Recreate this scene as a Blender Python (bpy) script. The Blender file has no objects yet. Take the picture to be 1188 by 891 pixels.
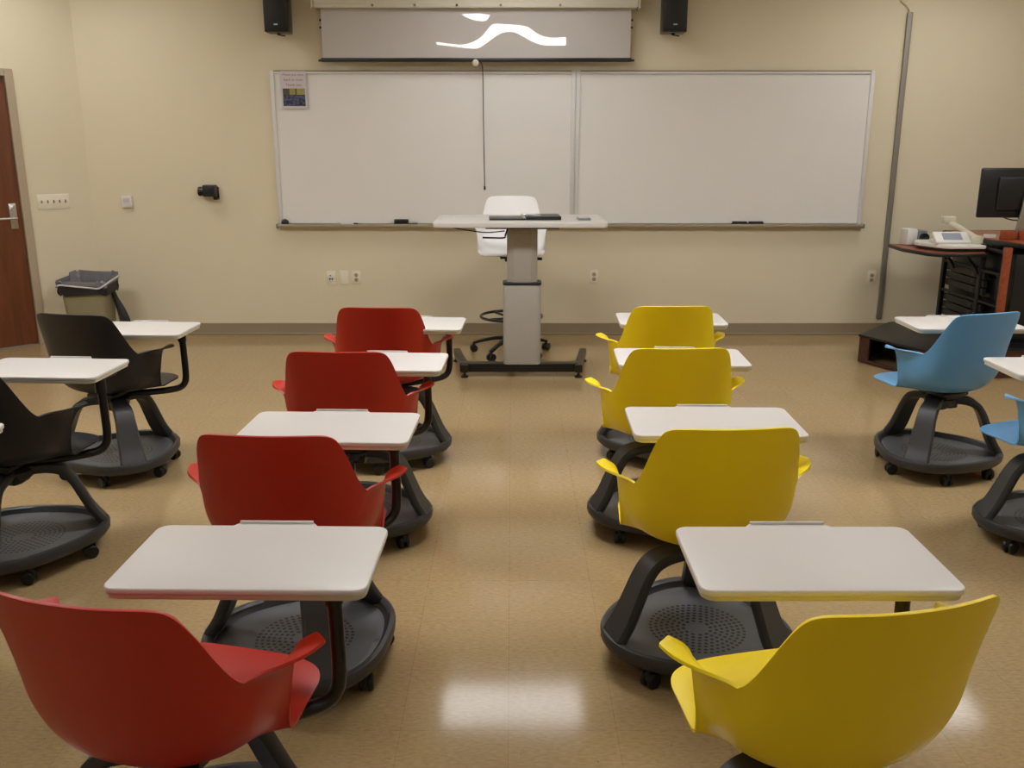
import bpy, bmesh, math, random
from mathutils import Vector, Matrix, Euler
random.seed(7)
PI = math.pi
R = math.radians
scene = bpy.context.scene
COL = scene.collection

# ------------------------------------------------------------------ camera
cam_d = bpy.data.cameras.new('camera')
cam = bpy.data.objects.new('camera', cam_d); COL.objects.link(cam)
cam.location = (0, 0, 1.6)
cam.rotation_euler = (R(90 - 14.7), 0, 0)
cam_d.sensor_width = 36; cam_d.sensor_fit = 'HORIZONTAL'
cam_d.lens = 36 * 1062 / 1188
cam_d.clip_start = 0.05
scene.camera = cam

# ------------------------------------------------------------------ world, exposure
w = bpy.data.worlds.new('world'); scene.world = w; w.use_nodes = True
w.node_tree.nodes['Background'].inputs[0].default_value = (0.8, 0.85, 1, 1)
w.node_tree.nodes['Background'].inputs[1].default_value = 0.3
scene.view_settings.view_transform = 'Standard'
scene.view_settings.look = 'None'
scene.view_settings.gamma = 1
scene.view_settings.use_curve_mapping = False
scene.view_settings.exposure = 0.06
PANEL_POWER = {6.8: 6.2, 4.0: 26.0, 1.2: 4.6, -1.6: 3.2}
PANEL_COLOR = (1.0, 0.995, 0.995, 1)

# ------------------------------------------------------------------ materials
def srgb(r, g, b):
    f = lambda c: (c/255/12.92) if c/255 <= 0.04045 else ((c/255+0.055)/1.055)**2.4
    return (f(r), f(g), f(b), 1)

def mat(name, col, rough=0.5, metal=0.0, noise=0.0, nscale=30, bump=0.0, bscale=200, spec=0.5, coat=0.0):
    m = bpy.data.materials.new(name); m.use_nodes = True
    nt = m.node_tree; N = nt.nodes; L = nt.links
    b = N['Principled BSDF']
    b.inputs['Base Color'].default_value = col
    b.inputs['Roughness'].default_value = rough
    b.inputs['Metallic'].default_value = metal
    b.inputs['Specular IOR Level'].default_value = spec
    b.inputs['Coat Weight'].default_value = coat
    tc = N.new('ShaderNodeTexCoord')
    if noise:
        n = N.new('ShaderNodeTexNoise'); n.inputs['Scale'].default_value = nscale; n.inputs['Detail'].default_value = 6
        L.new(tc.outputs['Object'], n.inputs['Vector'])
        mx = N.new('ShaderNodeMix'); mx.data_type = 'RGBA'
        L.new(n.outputs['Fac'], mx.inputs['Factor'])
        mx.inputs[6].default_value = tuple(c*(1-noise) for c in col[:3])+(1,)
        mx.inputs[7].default_value = tuple(min(1, c*(1+noise)) for c in col[:3])+(1,)
        L.new(mx.outputs[2], b.inputs['Base Color'])
    if bump:
        n2 = N.new('ShaderNodeTexNoise'); n2.inputs['Scale'].default_value = bscale; n2.inputs['Detail'].default_value = 3
        L.new(tc.outputs['Object'], n2.inputs['Vector'])
        bp = N.new('ShaderNodeBump'); bp.inputs['Strength'].default_value = bump; bp.inputs['Distance'].default_value = 0.002
        L.new(n2.outputs['Fac'], bp.inputs['Height']); L.new(bp.outputs['Normal'], b.inputs['Normal'])
    return m

def wood(name, c1, c2, scale=(12, 12, 1.2), rough=0.35):
    m = bpy.data.materials.new(name); m.use_nodes = True
    N = m.node_tree.nodes; L = m.node_tree.links; b = N['Principled BSDF']
    tc = N.new('ShaderNodeTexCoord'); mp = N.new('ShaderNodeMapping'); mp.inputs['Scale'].default_value = scale
    L.new(tc.outputs['Object'], mp.inputs['Vector'])
    n = N.new('ShaderNodeTexNoise'); n.inputs['Scale'].default_value = 3; n.inputs['Detail'].default_value = 8; n.inputs['Distortion'].default_value = 1.2
    L.new(mp.outputs['Vector'], n.inputs['Vector'])
    cr = N.new('ShaderNodeValToRGB'); cr.color_ramp.elements[0].position = 0.3; cr.color_ramp.elements[1].position = 0.7
    cr.color_ramp.elements[0].color = c1; cr.color_ramp.elements[1].color = c2
    L.new(n.outputs['Fac'], cr.inputs['Fac']); L.new(cr.outputs['Color'], b.inputs['Base Color'])
    b.inputs['Roughness'].default_value = rough
    return m

M = {}
M['wall'] = mat('wall_paint', srgb(222, 211, 183), 0.75, noise=0.02, nscale=3, bump=0.25, bscale=350)
M['ceiling'] = mat('ceiling_tile', srgb(220, 216, 205), 0.9, noise=0.03, nscale=60)
M['base'] = mat('vinyl_baseboard', srgb(150, 134, 110), 0.45)
M['frame_paint'] = mat('door_frame_paint', srgb(176, 160, 136), 0.45)
M['door'] = wood('door_veneer', srgb(96, 50, 24), srgb(116, 64, 33), (9, 9, 0.8), 0.35)
M['cherry'] = wood('cherry_laminate', srgb(130, 58, 32), srgb(160, 78, 44), (8, 8, 8), 0.3)
M['cherry_dark'] = wood('dark_cherry_laminate', srgb(62, 32, 26), srgb(84, 44, 34), (8, 8, 8), 0.4)
M['steel'] = mat('brushed_steel', srgb(190, 188, 180), 0.3, 1.0)
M['alu'] = mat('aluminium_trim', srgb(216, 214, 210), 0.4, 0.0, noise=0.03)
M['alu_dark'] = mat('beige_grey_trim', srgb(178, 170, 152), 0.4, 0.1, noise=0.03)  # the marker trays' own beige grey
M['board'] = mat('whiteboard_enamel', srgb(230, 227, 222), 0.18, noise=0.015, nscale=4, spec=0.35)
M['brown_strip'] = mat('matte_brown', srgb(120, 96, 70), 0.8, noise=0.1, nscale=80)
M['screen'] = mat('screen_fabric', srgb(188, 182, 176), 0.8, noise=0.015, nscale=20)
M['screen_case'] = mat('screen_case_enamel', srgb(206, 200, 182), 0.45, noise=0.01)
M['black'] = mat('black_plastic', srgb(22, 22, 24), 0.35, noise=0.05)
M['black_metal'] = mat('black_powder_coat', srgb(18, 17, 18), 0.28, noise=0.05)
M['rubber'] = mat('black_rubber', srgb(16, 16, 17), 0.45, noise=0.05)
M['base_grey'] = mat('charcoal_base_plastic', srgb(52, 52, 54), 0.42, noise=0.05, nscale=10, bump=0.15, bscale=500)
M['tablet'] = mat('white_laminate', srgb(212, 207, 202), 0.35, noise=0.008, nscale=5)
M['tablet_edge'] = mat('white_edge_plastic', srgb(206, 200, 178), 0.45, noise=0.01)
M['red'] = mat('red_shell_plastic', srgb(184, 38, 18), 0.38, noise=0.02, nscale=8, bump=0.3, bscale=700)
M['yellow'] = mat('yellow_shell_plastic', srgb(252, 224, 14), 0.38, noise=0.02, nscale=8, bump=0.3, bscale=700)
M['blue'] = mat('blue_shell_plastic', srgb(106, 168, 218), 0.38, noise=0.02, nscale=8, bump=0.3, bscale=700)
M['darkshell'] = mat('black_shell_plastic', srgb(26, 26, 31), 0.42, noise=0.04, nscale=8, bump=0.3, bscale=700)
M['whiteshell'] = mat('white_shell_plastic', srgb(250, 250, 250), 0.35, noise=0.01)
M['column'] = mat('silver_column_paint', srgb(170, 165, 156), 0.42, 0.1, noise=0.03)
M['column_side'] = mat('silver_column_side', srgb(166, 160, 150), 0.42, 0.1, noise=0.03)
M['plate'] = mat('ivory_plate_plastic', srgb(232, 224, 202), 0.4, noise=0.01)
M['white_plastic'] = mat('white_device_plastic', srgb(222, 220, 212), 0.4, noise=0.01)
M['cream_plastic'] = mat('cream_device_plastic', srgb(208, 202, 180), 0.4, noise=0.01)
M['grey_plastic'] = mat('grey_device_plastic', srgb(120, 122, 128), 0.4, noise=0.03)
M['bin'] = mat('beige_bin_plastic', srgb(150, 142, 112), 0.55, noise=0.03)
M['bag'] = mat('black_bin_liner', srgb(26, 27, 34), 0.28, noise=0.1, bump=0.5, bscale=40)
M['bag_in'] = mat('grey_bin_liner_fold', srgb(110, 108, 112), 0.35, noise=0.25, nscale=30, bump=0.8, bscale=60)
M['paper'] = mat('white_paper', srgb(206, 200, 205), 0.7, noise=0.01)
M['ink_red'] = mat('red_ink', srgb(170, 90, 100), 0.7)
M['dark_glass'] = mat('dark_lens_glass', srgb(14, 16, 20), 0.08)
M['conduit'] = mat('grey_raceway', srgb(136, 130, 120), 0.45, 0.2, noise=0.03)
M['lcd'] = mat('grey_lcd', srgb(150, 155, 170), 0.2)
M['logo'] = mat('silver_emblem', srgb(170, 180, 200), 0.3, 0.3)
M['slot'] = mat('dark_slot', srgb(40, 34, 26), 0.6)

# floor: 12 inch vinyl tiles, polished
def floor_mat():
    m = bpy.data.materials.new('polished_vinyl_tile'); m.use_nodes = True
    N = m.node_tree.nodes; L = m.node_tree.links; b = N['Principled BSDF']
    b.inputs['Specular IOR Level'].default_value = 0.42
    tc = N.new('ShaderNodeTexCoord'); mp = N.new('ShaderNodeMapping')
    mp.inputs['Location'].default_value = (0.01, -2.25+0.3048*20, 0)
    L.new(tc.outputs['Object'], mp.inputs['Vector'])
    br = N.new('ShaderNodeTexBrick'); br.offset = 0; br.squash = 1
    br.inputs['Scale'].default_value = 1
    br.inputs['Brick Width'].default_value = 0.3048; br.inputs['Row Height'].default_value = 0.3048
    br.inputs['Mortar Size'].default_value = 0.0009; br.inputs['Mortar Smooth'].default_value = 0.3
    br.inputs['Color1'].default_value = srgb(173, 149, 110); br.inputs['Color2'].default_value = srgb(170, 146, 107)
    br.inputs['Mortar'].default_value = srgb(151, 128, 94)
    L.new(mp.outputs['Vector'], br.inputs['Vector'])
    n = N.new('ShaderNodeTexNoise'); n.inputs['Scale'].default_value = 130; n.inputs['Detail'].default_value = 5
    mp2 = N.new('ShaderNodeMapping'); mp2.inputs['Scale'].default_value = (0.35, 1, 1)
    L.new(tc.outputs['Object'], mp2.inputs['Vector']); L.new(mp2.outputs['Vector'], n.inputs['Vector'])
    cr = N.new('ShaderNodeValToRGB'); cr.color_ramp.elements[0].position = 0.35; cr.color_ramp.elements[1].position = 0.65
    cr.color_ramp.elements[0].color = (0.84, 0.82, 0.78, 1); cr.color_ramp.elements[1].color = (1.04, 1.03, 1.02, 1)
    L.new(n.outputs['Fac'], cr.inputs['Fac'])
    mx = N.new('ShaderNodeMix'); mx.data_type = 'RGBA'; mx.blend_type = 'MULTIPLY'; mx.inputs['Factor'].default_value = 1
    L.new(br.outputs['Color'], mx.inputs[6]); L.new(cr.outputs['Color'], mx.inputs[7])
    v = N.new('ShaderNodeTexVoronoi'); v.inputs['Scale'].default_value = 34
    L.new(tc.outputs['Object'], v.inputs['Vector'])
    wn = N.new('ShaderNodeMath'); wn.operation = 'LESS_THAN'; wn.inputs[1].default_value = 0.09
    L.new(v.outputs['Distance'], wn.inputs[0])
    sep = N.new('ShaderNodeSeparateColor'); L.new(v.outputs['Color'], sep.inputs[0])
    g = N.new('ShaderNodeMath'); g.operation = 'GREATER_THAN'; g.inputs[1].default_value = 0.8; L.new(sep.outputs[0], g.inputs[0])
    mu = N.new('ShaderNodeMath'); mu.operation = 'MULTIPLY'; L.new(wn.outputs[0], mu.inputs[0]); L.new(g.outputs[0], mu.inputs[1])
    mm = N.new('ShaderNodeMath'); mm.operation = 'MULTIPLY'; mm.inputs[1].default_value = 0.45; L.new(mu.outputs[0], mm.inputs[0])
    mx2 = N.new('ShaderNodeMix'); mx2.data_type = 'RGBA'
    L.new(mm.outputs[0], mx2.inputs['Factor']); L.new(mx.outputs[2], mx2.inputs[6]); mx2.inputs[7].default_value = srgb(96, 76, 52)
    L.new(mx2.outputs[2], b.inputs['Base Color'])
    n3 = N.new('ShaderNodeTexNoise'); n3.inputs['Scale'].default_value = 3.5; n3.inputs['Detail'].default_value = 4
    L.new(tc.outputs['Object'], n3.inputs['Vector'])
    mr = N.new('ShaderNodeMapRange'); mr.inputs['To Min'].default_value = 0.075; mr.inputs['To Max'].default_value = 0.125
    L.new(n3.outputs['Fac'], mr.inputs['Value']); L.new(mr.outputs['Result'], b.inputs['Roughness'])
    bp = N.new('ShaderNodeBump'); bp.inputs['Strength'].default_value = 0.06; bp.inputs['Distance'].default_value = 0.002
    n4 = N.new('ShaderNodeTexNoise'); n4.inputs['Scale'].default_value = 9; n4.inputs['Detail'].default_value = 3
    L.new(tc.outputs['Object'], n4.inputs['Vector']); L.new(n4.outputs['Fac'], bp.inputs['Height'])
    L.new(bp.outputs['Normal'], b.inputs['Normal'])
    return m
M['floor'] = floor_mat()

# perforated dish: rings of small dark holes
def dish_mat():
    m = bpy.data.materials.new('perforated_charcoal_plastic'); m.use_nodes = True
    N = m.node_tree.nodes; L = m.node_tree.links; b = N['Principled BSDF']
    def mth(op, a, c=None):
        n = N.new('ShaderNodeMath'); n.operation = op
        for i, x in enumerate((a, c)):
            if x is None: continue
            if isinstance(x, (int, float)): n.inputs[i].default_value = x
            else: L.new(x, n.inputs[i])
        return n.outputs[0]
    tc = N.new('ShaderNodeTexCoord'); s = N.new('ShaderNodeSeparateXYZ'); L.new(tc.outputs['Object'], s.inputs[0])
    x, y = s.outputs[0], s.outputs[1]
    r = mth('SQRT', mth('ADD', mth('MULTIPLY', x, x), mth('MULTIPLY', y, y)))
    P_ = 0.0175
    rs = mth('DIVIDE', r, P_); k = mth('FLOOR', rs)
    fr = mth('MULTIPLY', mth('SUBTRACT', mth('SUBTRACT', rs, k), 0.5), P_)
    ang = mth('DIVIDE', mth('ADD', mth('ARCTAN2', y, x), PI), 2*PI)
    t = mth('MULTIPLY', ang, mth('MULTIPLY', k, 6))
    ft = mth('MULTIPLY', mth('SUBTRACT', mth('FRACT', t), 0.5), P_*1.047)
    d = mth('SQRT', mth('ADD', mth('MULTIPLY', fr, fr), mth('MULTIPLY', ft, ft)))
    hole = mth('LESS_THAN', d, 0.0056)
    zone = mth('MULTIPLY', mth('LESS_THAN', r, P_*9), mth('GREATER_THAN', r, P_*2))
    f = mth('MULTIPLY', hole, zone)
    mx = N.new('ShaderNodeMix'); mx.data_type = 'RGBA'; L.new(f, mx.inputs['Factor'])
    mx.inputs[6].default_value = srgb(92, 93, 95); mx.inputs[7].default_value = srgb(20, 20, 20)
    L.new(mx.outputs[2], b.inputs['Base Color']); b.inputs['Roughness'].default_value = 0.45
    return m
M['dish'] = dish_mat()

def picture_mat():
    m = bpy.data.materials.new('notice_photo_print'); m.use_nodes = True
    N = m.node_tree.nodes; L = m.node_tree.links; b = N['Principled BSDF']
    tc = N.new('ShaderNodeTexCoord'); s = N.new('ShaderNodeSeparateXYZ'); L.new(tc.outputs['Generated'], s.inputs[0])
    n = N.new('ShaderNodeTexNoise'); n.inputs['Scale'].default_value = 7; L.new(tc.outputs['Generated'], n.inputs['Vector'])
    cr = N.new('ShaderNodeValToRGB')
    e = cr.color_ramp.elements; e[0].position = 0.4; e[0].color = srgb(28, 30, 44); e[1].position = 0.6; e[1].color = srgb(78, 84, 120)
    L.new(n.outputs['Fac'], cr.inputs['Fac'])
    c2 = N.new('ShaderNodeValToRGB'); c2.color_ramp.interpolation = 'CONSTANT'
    e = c2.color_ramp.elements; e[0].position = 0; e[0].color = srgb(74, 72, 56)
    e[1].position = 0.3; e[1].color = srgb(150, 138, 72)
    q = e.new(0.56); q.color = srgb(66, 58, 30); q = e.new(0.62); q.color = srgb(158, 146, 80)
    L.new(s.outputs[0], c2.inputs['Fac'])
    g = N.new('ShaderNodeMath'); g.operation = 'GREATER_THAN'; g.inputs[1].default_value = 0.64; L.new(s.outputs[2], g.inputs[0])
    mx = N.new('ShaderNodeMix'); mx.data_type = 'RGBA'; L.new(g.outputs[0], mx.inputs['Factor'])
    L.new(cr.outputs['Color'], mx.inputs[6]); L.new(c2.outputs['Color'], mx.inputs[7])
    L.new(mx.outputs[2], b.inputs['Base Color']); b.inputs['Roughness'].default_value = 0.5
    return m
M['picture'] = picture_mat()

# ------------------------------------------------------------------ mesh helpers
def new_bm(): return bmesh.new()

def add_box(bm, c, s, bev=0.0, seg=2, rot=None):
    t = bmesh.new(); bmesh.ops.create_cube(t, size=1)
    bmesh.ops.scale(t, vec=Vector(s), verts=t.verts)
    if bev: bmesh.ops.bevel(t, geom=list(t.edges), offset=bev, segments=seg, profile=0.5, affect='EDGES')
    if rot: bmesh.ops.rotate(t, cent=(0, 0, 0), matrix=Euler(rot).to_matrix(), verts=t.verts)
    bmesh.ops.translate(t, vec=Vector(c), verts=t.verts)
    merge(bm, t)

def merge(bm, t):
    me = bpy.data.meshes.new('tmp'); t.to_mesh(me); bm.from_mesh(me); bpy.data.meshes.remove(me); t.free()

def add_cyl(bm, p0, p1, r0, r1=None, n=20):
    r1 = r0 if r1 is None else r1
    p0, p1 = Vector(p0), Vector(p1); d = p1-p0
    t = bmesh.new()
    bmesh.ops.create_cone(t, cap_ends=True, segments=n, radius1=r0, radius2=r1, depth=d.length)
    bmesh.ops.rotate(t, cent=(0, 0, 0), matrix=d.to_track_quat('Z', 'Y').to_matrix(), verts=t.verts)
    bmesh.ops.translate(t, vec=(p0+p1)/2, verts=t.verts)
    merge(bm, t)

def smooth_path(pts, k=6):
    P = [Vector(p) for p in pts]; out = []
    for i in range(len(P)-1):
        p0 = P[max(i-1, 0)]; p1 = P[i]; p2 = P[i+1]; p3 = P[min(i+2, len(P)-1)]
        for j in range(k):
            t = j/k
            out.append(0.5*((2*p1)+(-p0+p2)*t+(2*p0-5*p1+4*p2-p3)*t*t+(-p0+3*p1-3*p2+p3)*t**3))
    out.append(P[-1]); return out

def sweep(bm, pts, section, up=(0, 0, 1), closed=False, scales=None):
    """section: list of (a,b) along side / up axes; pts: Vectors"""
    n = len(pts); rings = []; up = Vector(up)
    for i, p in enumerate(pts):
        a = pts[(i-1) % n if closed else max(i-1, 0)]; b = pts[(i+1) % n if closed else min(i+1, n-1)]
        t = (b-a).normalized()
        side = t.cross(up)
        if side.length < 1e-4: side = t.cross(Vector((0, 1, 0.01)))
        side.normalize(); u2 = side.cross(t).normalized()
        sc = scales[i] if scales else (1, 1)
        rings.append([bm.verts.new(p+side*x*sc[0]+u2*y*sc[1]) for x, y in section])
    m = len(section)
    for i in range(n if closed else n-1):
        A = rings[i]; B = rings[(i+1) % n]
        for j in range(m):
            bm.faces.new((A[j], A[(j+1) % m], B[(j+1) % m], B[j]))
    if not closed:
        bm.faces.new(rings[0][::-1]); bm.faces.new(rings[-1])

def circ(r, n=12): return [(r*math.cos(2*PI*i/n), r*math.sin(2*PI*i/n)) for i in range(n)]

def tube(bm, pts, r, n=12, up=(0, 0, 1), closed=False): sweep(bm, [Vector(p) for p in pts], circ(r, n), up, closed)

def rrect(w, h, r, k=4):
    out = []
    for cx, cy, a in ((w/2-r, h/2-r, 0), (-w/2+r, h/2-r, 90), (-w/2+r, -h/2+r, 180), (w/2-r, -h/2+r, 270)):
        for i in range(k+1):
            t = R(a+90*i/k); out.append((cx+r*math.cos(t), cy+r*math.sin(t)))
    return out

def add_prism(bm, outline, z0, z1, bev=0.0, xf=None, seg=2):
    """outline in xy, extruded in z; xf: Matrix"""
    t = bmesh.new()
    vs = [t.verts.new((x, y, z0)) for x, y in outline]
    f = t.faces.new(vs)
    r = bmesh.ops.extrude_face_region(t, geom=[f])
    bmesh.ops.translate(t, vec=(0, 0, z1-z0), verts=[e for e in r['geom'] if isinstance(e, bmesh.types.BMVert)])
    bmesh.ops.recalc_face_normals(t, faces=t.faces)
    if bev:
        ed = [e for e in t.edges if abs(e.verts[0].co.z-e.verts[1].co.z) < 1e-6]
        bmesh.ops.bevel(t, geom=ed, offset=bev, segments=seg, profile=0.5, affect='EDGES')
    if xf is not None: bmesh.ops.transform(t, matrix=xf, verts=t.verts)
    merge(bm, t)

def lathe(bm, prof, n=32, rfun=None, c=(0, 0, 0)):
    rings = []
    for r, z in prof:
        rings.append([bm.verts.new((c[0]+(rr := (rfun(r, 2*PI*i/n) if rfun else r))*math.cos(2*PI*i/n), c[1]+rr*math.sin(2*PI*i/n), c[2]+z)) for i in range(n)])
    for a, b in zip(rings, rings[1:]):
        for i in range(n): bm.faces.new((a[i], a[(i+1) % n], b[(i+1) % n], b[i]))
    bm.faces.new(rings[0][::-1]); bm.faces.new(rings[-1])

def obj(name, bm, m, parent=None, smooth=True, label=None, angle=40):
    bmesh.ops.recalc_face_normals(bm, faces=bm.faces)
    me = bpy.data.meshes.new(name); bm.to_mesh(me); bm.free()
    me.materials.append(m)
    if smooth:
        for p in me.polygons: p.use_smooth = True
        me.set_sharp_from_angle(angle=R(angle))
    o = bpy.data.objects.new(name, me); COL.objects.link(o)
    if parent: o.parent = parent
    if label: o['label'] = label
    return o

def tag(o, label, cat, group=None):
    o['label'] = label; o['category'] = cat
    if group: o['group'] = group
    return o

def thing(name, label, cat, loc=(0, 0, 0), rz=0, group=None):
    o = bpy.data.objects.new(name, None); COL.objects.link(o)
    o.location = loc; o.rotation_euler = (0, 0, rz); o.empty_display_size = 0.1
    return tag(o, label, cat, group)

def struct(name, bm, m, parent=None, smooth=False):
    o = obj(name, bm, m, parent, smooth)
    if not parent: o['kind'] = 'structure'
    return o

def box_obj(name, c, s, m, parent=None, bev=0.0, rot=None, label=None):
    bm = new_bm(); add_box(bm, c, s, bev, 2, rot); return obj(name, bm, m, parent, label=label)

def text_mesh(name, body, size, m, parent, loc, rot):
    cu = bpy.data.curves.new('t', 'FONT'); cu.body = body; cu.size = size; cu.align_x = 'CENTER'; cu.extrude = 0.0003
    t = bpy.data.objects.new('t', cu); COL.objects.link(t)
    dg = bpy.context.evaluated_depsgraph_get()
    me = bpy.data.meshes.new_from_object(t.evaluated_get(dg))
    bpy.data.objects.remove(t); me.materials.clear(); me.materials.append(m)
    o = bpy.data.objects.new(name, me); COL.objects.link(o); o.parent = parent; o.location = loc; o.rotation_euler = rot
    return o

# ------------------------------------------------------------------ room shell
D = 7.8            # back wall
CX = -3.515        # corner between back wall and the angled door wall
HC = 3.0
S2 = math.sqrt(0.5)
A_LEN = 2.0        # length of angled wall
LX = CX-A_LEN*S2; LY = D-A_LEN*S2
RX = 5.4; RY = -3.2
bm = new_bm(); add_box(bm, ((LX+RX)/2, (RY+D)/2, -0.05), (RX-LX+0.4, D-RY+0.4, 0.1)); struct('floor', bm, M['floor'])
bm = new_bm(); add_box(bm, ((LX+RX)/2, (RY+D)/2, HC+0.05), (RX-LX+0.4, D-RY+0.4, 0.1)); struct('ceiling', bm, M['ceiling'])
bm = new_bm(); add_box(bm, ((CX+RX)/2, D+0.06, HC/2), (RX-CX+0.2, 0.12, HC)); struct('wall_back', bm, M['wall'])
bm = new_bm(); add_box(bm, (RX+0.06, (RY+D)/2, HC/2), (0.12, D-RY, HC)); struct('wall_right', bm, M['wall'])
bm = new_bm(); add_box(bm, ((LX+RX)/2, RY-0.06, HC/2), (RX-LX+0.2, 0.12, HC)); struct('wall_rear', bm, M['wall'])
bm = new_bm(); add_box(bm, (LX-0.06, (RY+LY)/2, HC/2), (0.12, LY-RY, HC)); struct('wall_left', bm, M['wall'])
# angled wall with door opening: local frame s along wall from the corner, n into the room
def aw(s, n, z):   # s along wall, n outwards into the room
    return Vector((CX - s*S2 + n*S2, D - s*S2 - n*S2, z))
AROT = (0, 0, R(45))
def aw_box(bm, s0, s1, n0, n1, z0, z1, bev=0.0):
    add_box(bm, aw((s0+s1)/2, (n0+n1)/2, (z0+z1)/2), (abs(s1-s0), abs(n1-n0), z1-z0), bev, 2, AROT)
J = 0.50; DW = 0.92; FT = 0.055; DH = 2.105
bm = new_bm()
aw_box(bm, -0.06, J, -0.12, 0, 0, HC)
aw_box(bm, J, J+DW+2*FT, -0.12, 0, DH+FT, HC)
aw_box(bm, J+DW+2*FT, A_LEN+0.06, -0.12, 0, 0, HC)
struct('wall_door_side', bm, M['wall'])
bm = new_bm()
aw_box(bm, J-0.005, J+FT, -0.13, 0.02, 0, DH+FT, 0.004)
aw_box(bm, J+FT+DW, J+2*FT+DW+0.005, -0.13, 0.02, 0, DH+FT, 0.004)
aw_box(bm, J+FT, J+FT+DW, -0.13, 0.02, DH, DH+FT, 0.004)
struct('trim_1', bm, M['frame_paint'])
dr = bpy.data.objects.new('door_1', None); COL.objects.link(dr); dr['kind'] = 'structure'; dr.location = aw(J+FT+DW/2, -0.03, 0)
bm = new_bm(); add_box(bm, (0, 0, DH/2+0.002), (DW-0.006, 0.044, DH-0.01), 0.002, 1, AROT); obj('door_leaf', bm, M['door'], dr)
def rel(v): return v-Vector(dr.location)
bm = new_bm()
add_box(bm, rel(aw(J+FT+0.065, -0.004, 1.045)), (0.055, 0.008, 0.2), 0.003, 2, AROT)
add_cyl(bm, rel(aw(J+FT+0.065, 0, 1.03)), rel(aw(J+FT+0.065, 0.055, 1.03)), 0.011)
add_cyl(bm, rel(aw(J+FT+0.055, 0.052, 1.03)), rel(aw(J+FT+0.185, 0.052, 1.03)), 0.0095)
add_cyl(bm, rel(aw(J+FT+0.065, 0, 1.1)), rel(aw(J+FT+0.065, 0.012, 1.1)), 0.014)
obj('door_handle', bm, M['steel'], dr)
# baseboards
bm = new_bm(); add_box(bm, ((CX+RX)/2, D-0.005, 0.05), (RX-CX, 0.01, 0.1), 0.002, 1); add_box(bm, ((CX+RX)/2, D-0.012, 0.008), (RX-CX, 0.018, 0.016), 0.004, 2)
struct('baseboard_back', bm, M['base'])
bm = new_bm(); aw_box(bm, 0, J-0.006, 0, 0.01, 0, 0.1, 0.002); struct('baseboard_door_side', bm, M['base'])
bm = new_bm(); add_box(bm, (RX-0.005, (RY+D)/2, 0.05), (0.01, D-RY, 0.1)); struct('baseboard_right', bm, M['base'])
# vertical wire raceway and the thin cable feeding it
bm = new_bm(); add_box(bm, (3.165, D-0.014, 1.375), (0.042, 0.028, 2.47), 0.004)
rw = obj('wall_raceway', bm, M['conduit']); tag(rw, 'grey vertical cable raceway on the wall right of the whiteboards', 'cable cover')
bm = new_bm(); tube(bm, smooth_path([(3.165, D-0.012, 2.62), (3.14, D-0.012, 2.66), (3.08, D-0.01, 2.71), (3.0, D-0.01, 2.85), (2.98, D-0.01, HC-0.02)]), 0.009)
obj('conduit_elbow', bm, M['wall'], rw, label='cream painted conduit running up from the raceway')

# ------------------------------------------------------------------ ceiling lights
def light_mat(p):
    m = bpy.data.materials.new('lit_diffuser'); m.use_nodes = True
    N = m.node_tree.nodes; L = m.node_tree.links; N.clear()
    o = N.new('ShaderNodeOutputMaterial'); e = N.new('ShaderNodeEmission')
    e.inputs[0].default_value = PANEL_COLOR; e.inputs[1].default_value = p
    L.new(e.outputs[0], o.inputs[0]); return m
LM = {y: light_mat(p) for y, p in PANEL_POWER.items()}
rows_txt = {6.8: 'near the whiteboards', 4.0: 'above the middle desks', 1.2: 'above the nearest desks', -1.6: 'near the rear wall'}
for y in PANEL_POWER:
    for x, side in ((-3.3, 'left'), (0.0, 'centre'), (3.3, 'right')):
        t = thing('ceiling_light', 'recessed ceiling light %s, %s one of its row' % (rows_txt[y], side), 'light', (x, y, HC), 0, 'recessed ceiling lights')
        bm = new_bm(); add_box(bm, (0, 0, -0.008), (1.16, 0.56, 0.006), 0.001, 1); obj('diffuser', bm, LM[y], t)
        bm = new_bm()
        for c, s in (((0, .295, -.007), (1.24, .03, .014)), ((0, -.295, -.007), (1.24, .03, .014)), ((.605, 0, -.007), (.03, .56, .014)), ((-.605, 0, -.007), (.03, .56, .014)), ((0, 0, -.012), (.012, .56, .008))):
            add_box(bm, c, s)
        obj('frame', bm, M['white_plastic'], t)

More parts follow.
